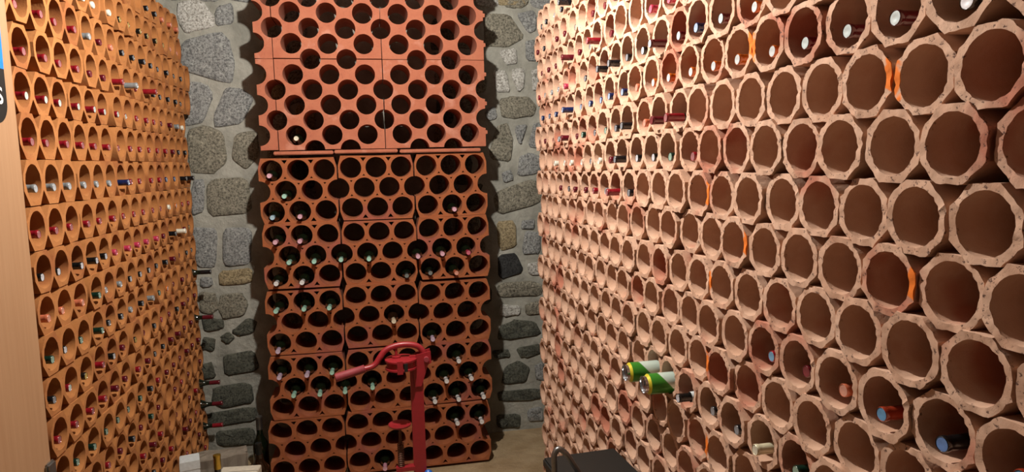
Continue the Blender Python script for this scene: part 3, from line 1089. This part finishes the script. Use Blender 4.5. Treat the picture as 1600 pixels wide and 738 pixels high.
sign = tag(link('sign', None, None, V(-6.99, 14, 2)), 'blue and black sign with a white letter on the wooden board', 'sign')
link('blue_field', sign_mesh(sign_poly(2.05, 4.8, False), -6.99, -6.93, M['sign_blue'], 'blue_field'), sign)
link('black_field', sign_mesh(sign_poly(.98, 2.05, True), -6.99, -6.93, M['black'], 'black_field'), sign)
fc = bpy.data.curves.new('letter', 'FONT')
fc.body = 's'
fc.size = .72 * P
fc.align_x = 'RIGHT'
fc.extrude = .0005
fc.materials.append(M['white_paint'])
tmp = bpy.data.objects.new('letter_source', fc)
COL.objects.link(tmp)
bpy.context.view_layer.update()
lmesh = bpy.data.meshes.new_from_object(tmp.evaluated_get(bpy.context.evaluated_depsgraph_get()))
bpy.data.objects.remove(tmp)
lo = link('letter', lmesh, sign)
lo.location = V(-6.92, 15.22, 1.36) - V(-6.99, 14, 2)
lo.rotation_euler = (math.pi / 2, 0, math.pi / 2)
dv2, df2 = lathe([(0, .12 * P), (.03 * P, .12 * P), (.05 * P, .08 * P)], 18)
hook = link('button', mesh_of('button', dv2, df2, M['white_paint']), sign, V(-6.99, 14.80, .72) - V(-6.99, 14, 2), math.pi / 2)
hook.rotation_euler = (0, 0, -math.pi / 2)

# ------------------------------------------------------------------ things on the floor by the stone wall
o = V(-7.55, 28.2, -ZF)
ct = tag(link('white_carton', bevel_box('white_carton', -.045, .045, -.05, .05, 0, 3.35 * P, M['white_card'], .003), None, o, .25), 'tall white carton standing at the foot of the orange clay rack', 'box')
link('flap', bevel_box('flap', -.046, .046, -.052, -.049, 3.0 * P, 3.36 * P, M['white_card'], .001), ct)
o = V(-7.1, 31.6, -ZF)
wb = bmesh.new()
wv, wf = box(-.13, .13, -.07, .07, 0, 2.05 * P)
vs = [wb.verts.new(p) for p in wv]
for q in wf:
    wb.faces.new([vs[i] for i in q])
bmesh.ops.recalc_face_normals(wb, faces=wb.faces)
bmesh.ops.subdivide_edges(wb, edges=list(wb.edges), cuts=4, use_grid_fill=True)
wr = random.Random(4)
for v_ in wb.verts:
    if v_.co.z > .01:
        v_.co += Vector((wr.uniform(-.006, .006), wr.uniform(-.006, .006), wr.uniform(-.006, .006)))
me = bpy.data.meshes.new('wood_block')
wb.to_mesh(me)
wb.free()
me.materials.append(M['weathered'])
tag(link('wood_block', me, None, o, .12), 'weathered grey wood block on the floor against the stone wall', 'block')


def standing_bottle(loc, glass, foil, label, s=1.0, sw=1.0):
    v, f = lathe([((BL - d) * s, r * s * sw) for d, r in reversed(bottle_profile())], 22, axis='z')
    o = tag(link('standing_bottle', mesh_of('bottle_glass', v, f, glass), None, loc), label, 'bottle')
    v, f = lathe([((BL - d * BS) * s, r * BS * s) for d, r in ((.066, .0152), (.06, .0154), (.014, .0150), (.012, .0164), (.001, .0164), (0, .014))], 18, axis='z')
    link('capsule', mesh_of('capsule', v, f, foil), o)
    return o


standing_bottle(V(-6.85, 29.6, -ZF), M['glass_brown'], M['gold'], 'standing brown bottle with gold neck foil before the grey wood block', 1.36)
b2 = standing_bottle(V(-5.45, 31.2, -ZF), M['glass_brown'], M['black'], 'large dark bottle with a pale label standing beside the red block rack', 1.22, 1.35)
link('label', mesh_of('label', *lathe([(.05, .0365 * BS * 1.22 * 1.36), (.10, .0365 * BS * 1.22 * 1.36)], 22, axis='z', close0=False, close1=False), M['white_card']), b2)
standing_bottle(V(-5.75, 33.5, -ZF), M['glass_green'], M['steel'], 'green bottle with a silver top standing close to the stone wall', 1.42)
o = V(-6.0, 29.4, -ZF)
bx = tag(link('cream_carton', bevel_box('cream_carton', -.10, .10, -.07, .07, 0, 2.05 * P, M['cream_card'], .003), None, o, -.1), 'low cream carton on the floor in front of the dark bottles', 'box')
link('lid_seam', bevel_box('lid_seam', -.10, .10, -.002, .002, 2.05 * P, 2.06 * P, M['weathered'], .0004, 1), bx)

# ------------------------------------------------------------------ black crate with a tubular steel handle by the tube rack
o = V(5.8, 17.3, -ZF)
H = (ZF - 8.62) * P
cr = tag(link('black_crate', bevel_box('black_crate', -.135, .135, -.17, .17, 0, H - .03, M['black'], .008), None, o, .06), 'black crate with a tubular steel handle before the pale tube rack', 'crate')
link('lid', bevel_box('lid', -.142, .142, -.178, .178, H - .035, H, M['black'], .006), cr)
hp = smooth_path([(-.156, 0, H - .12), (-.156, 0, H + .04), (-.156, 0, H + .085), (-.140, 0, H + .106), (-.112, 0, H + .084), (-.085, 0, H + .04), (-.058, 0, H - .005)], 6)
link('handle', mesh_of('handle', *tube(hp, .010, 12), M['steel']), cr)
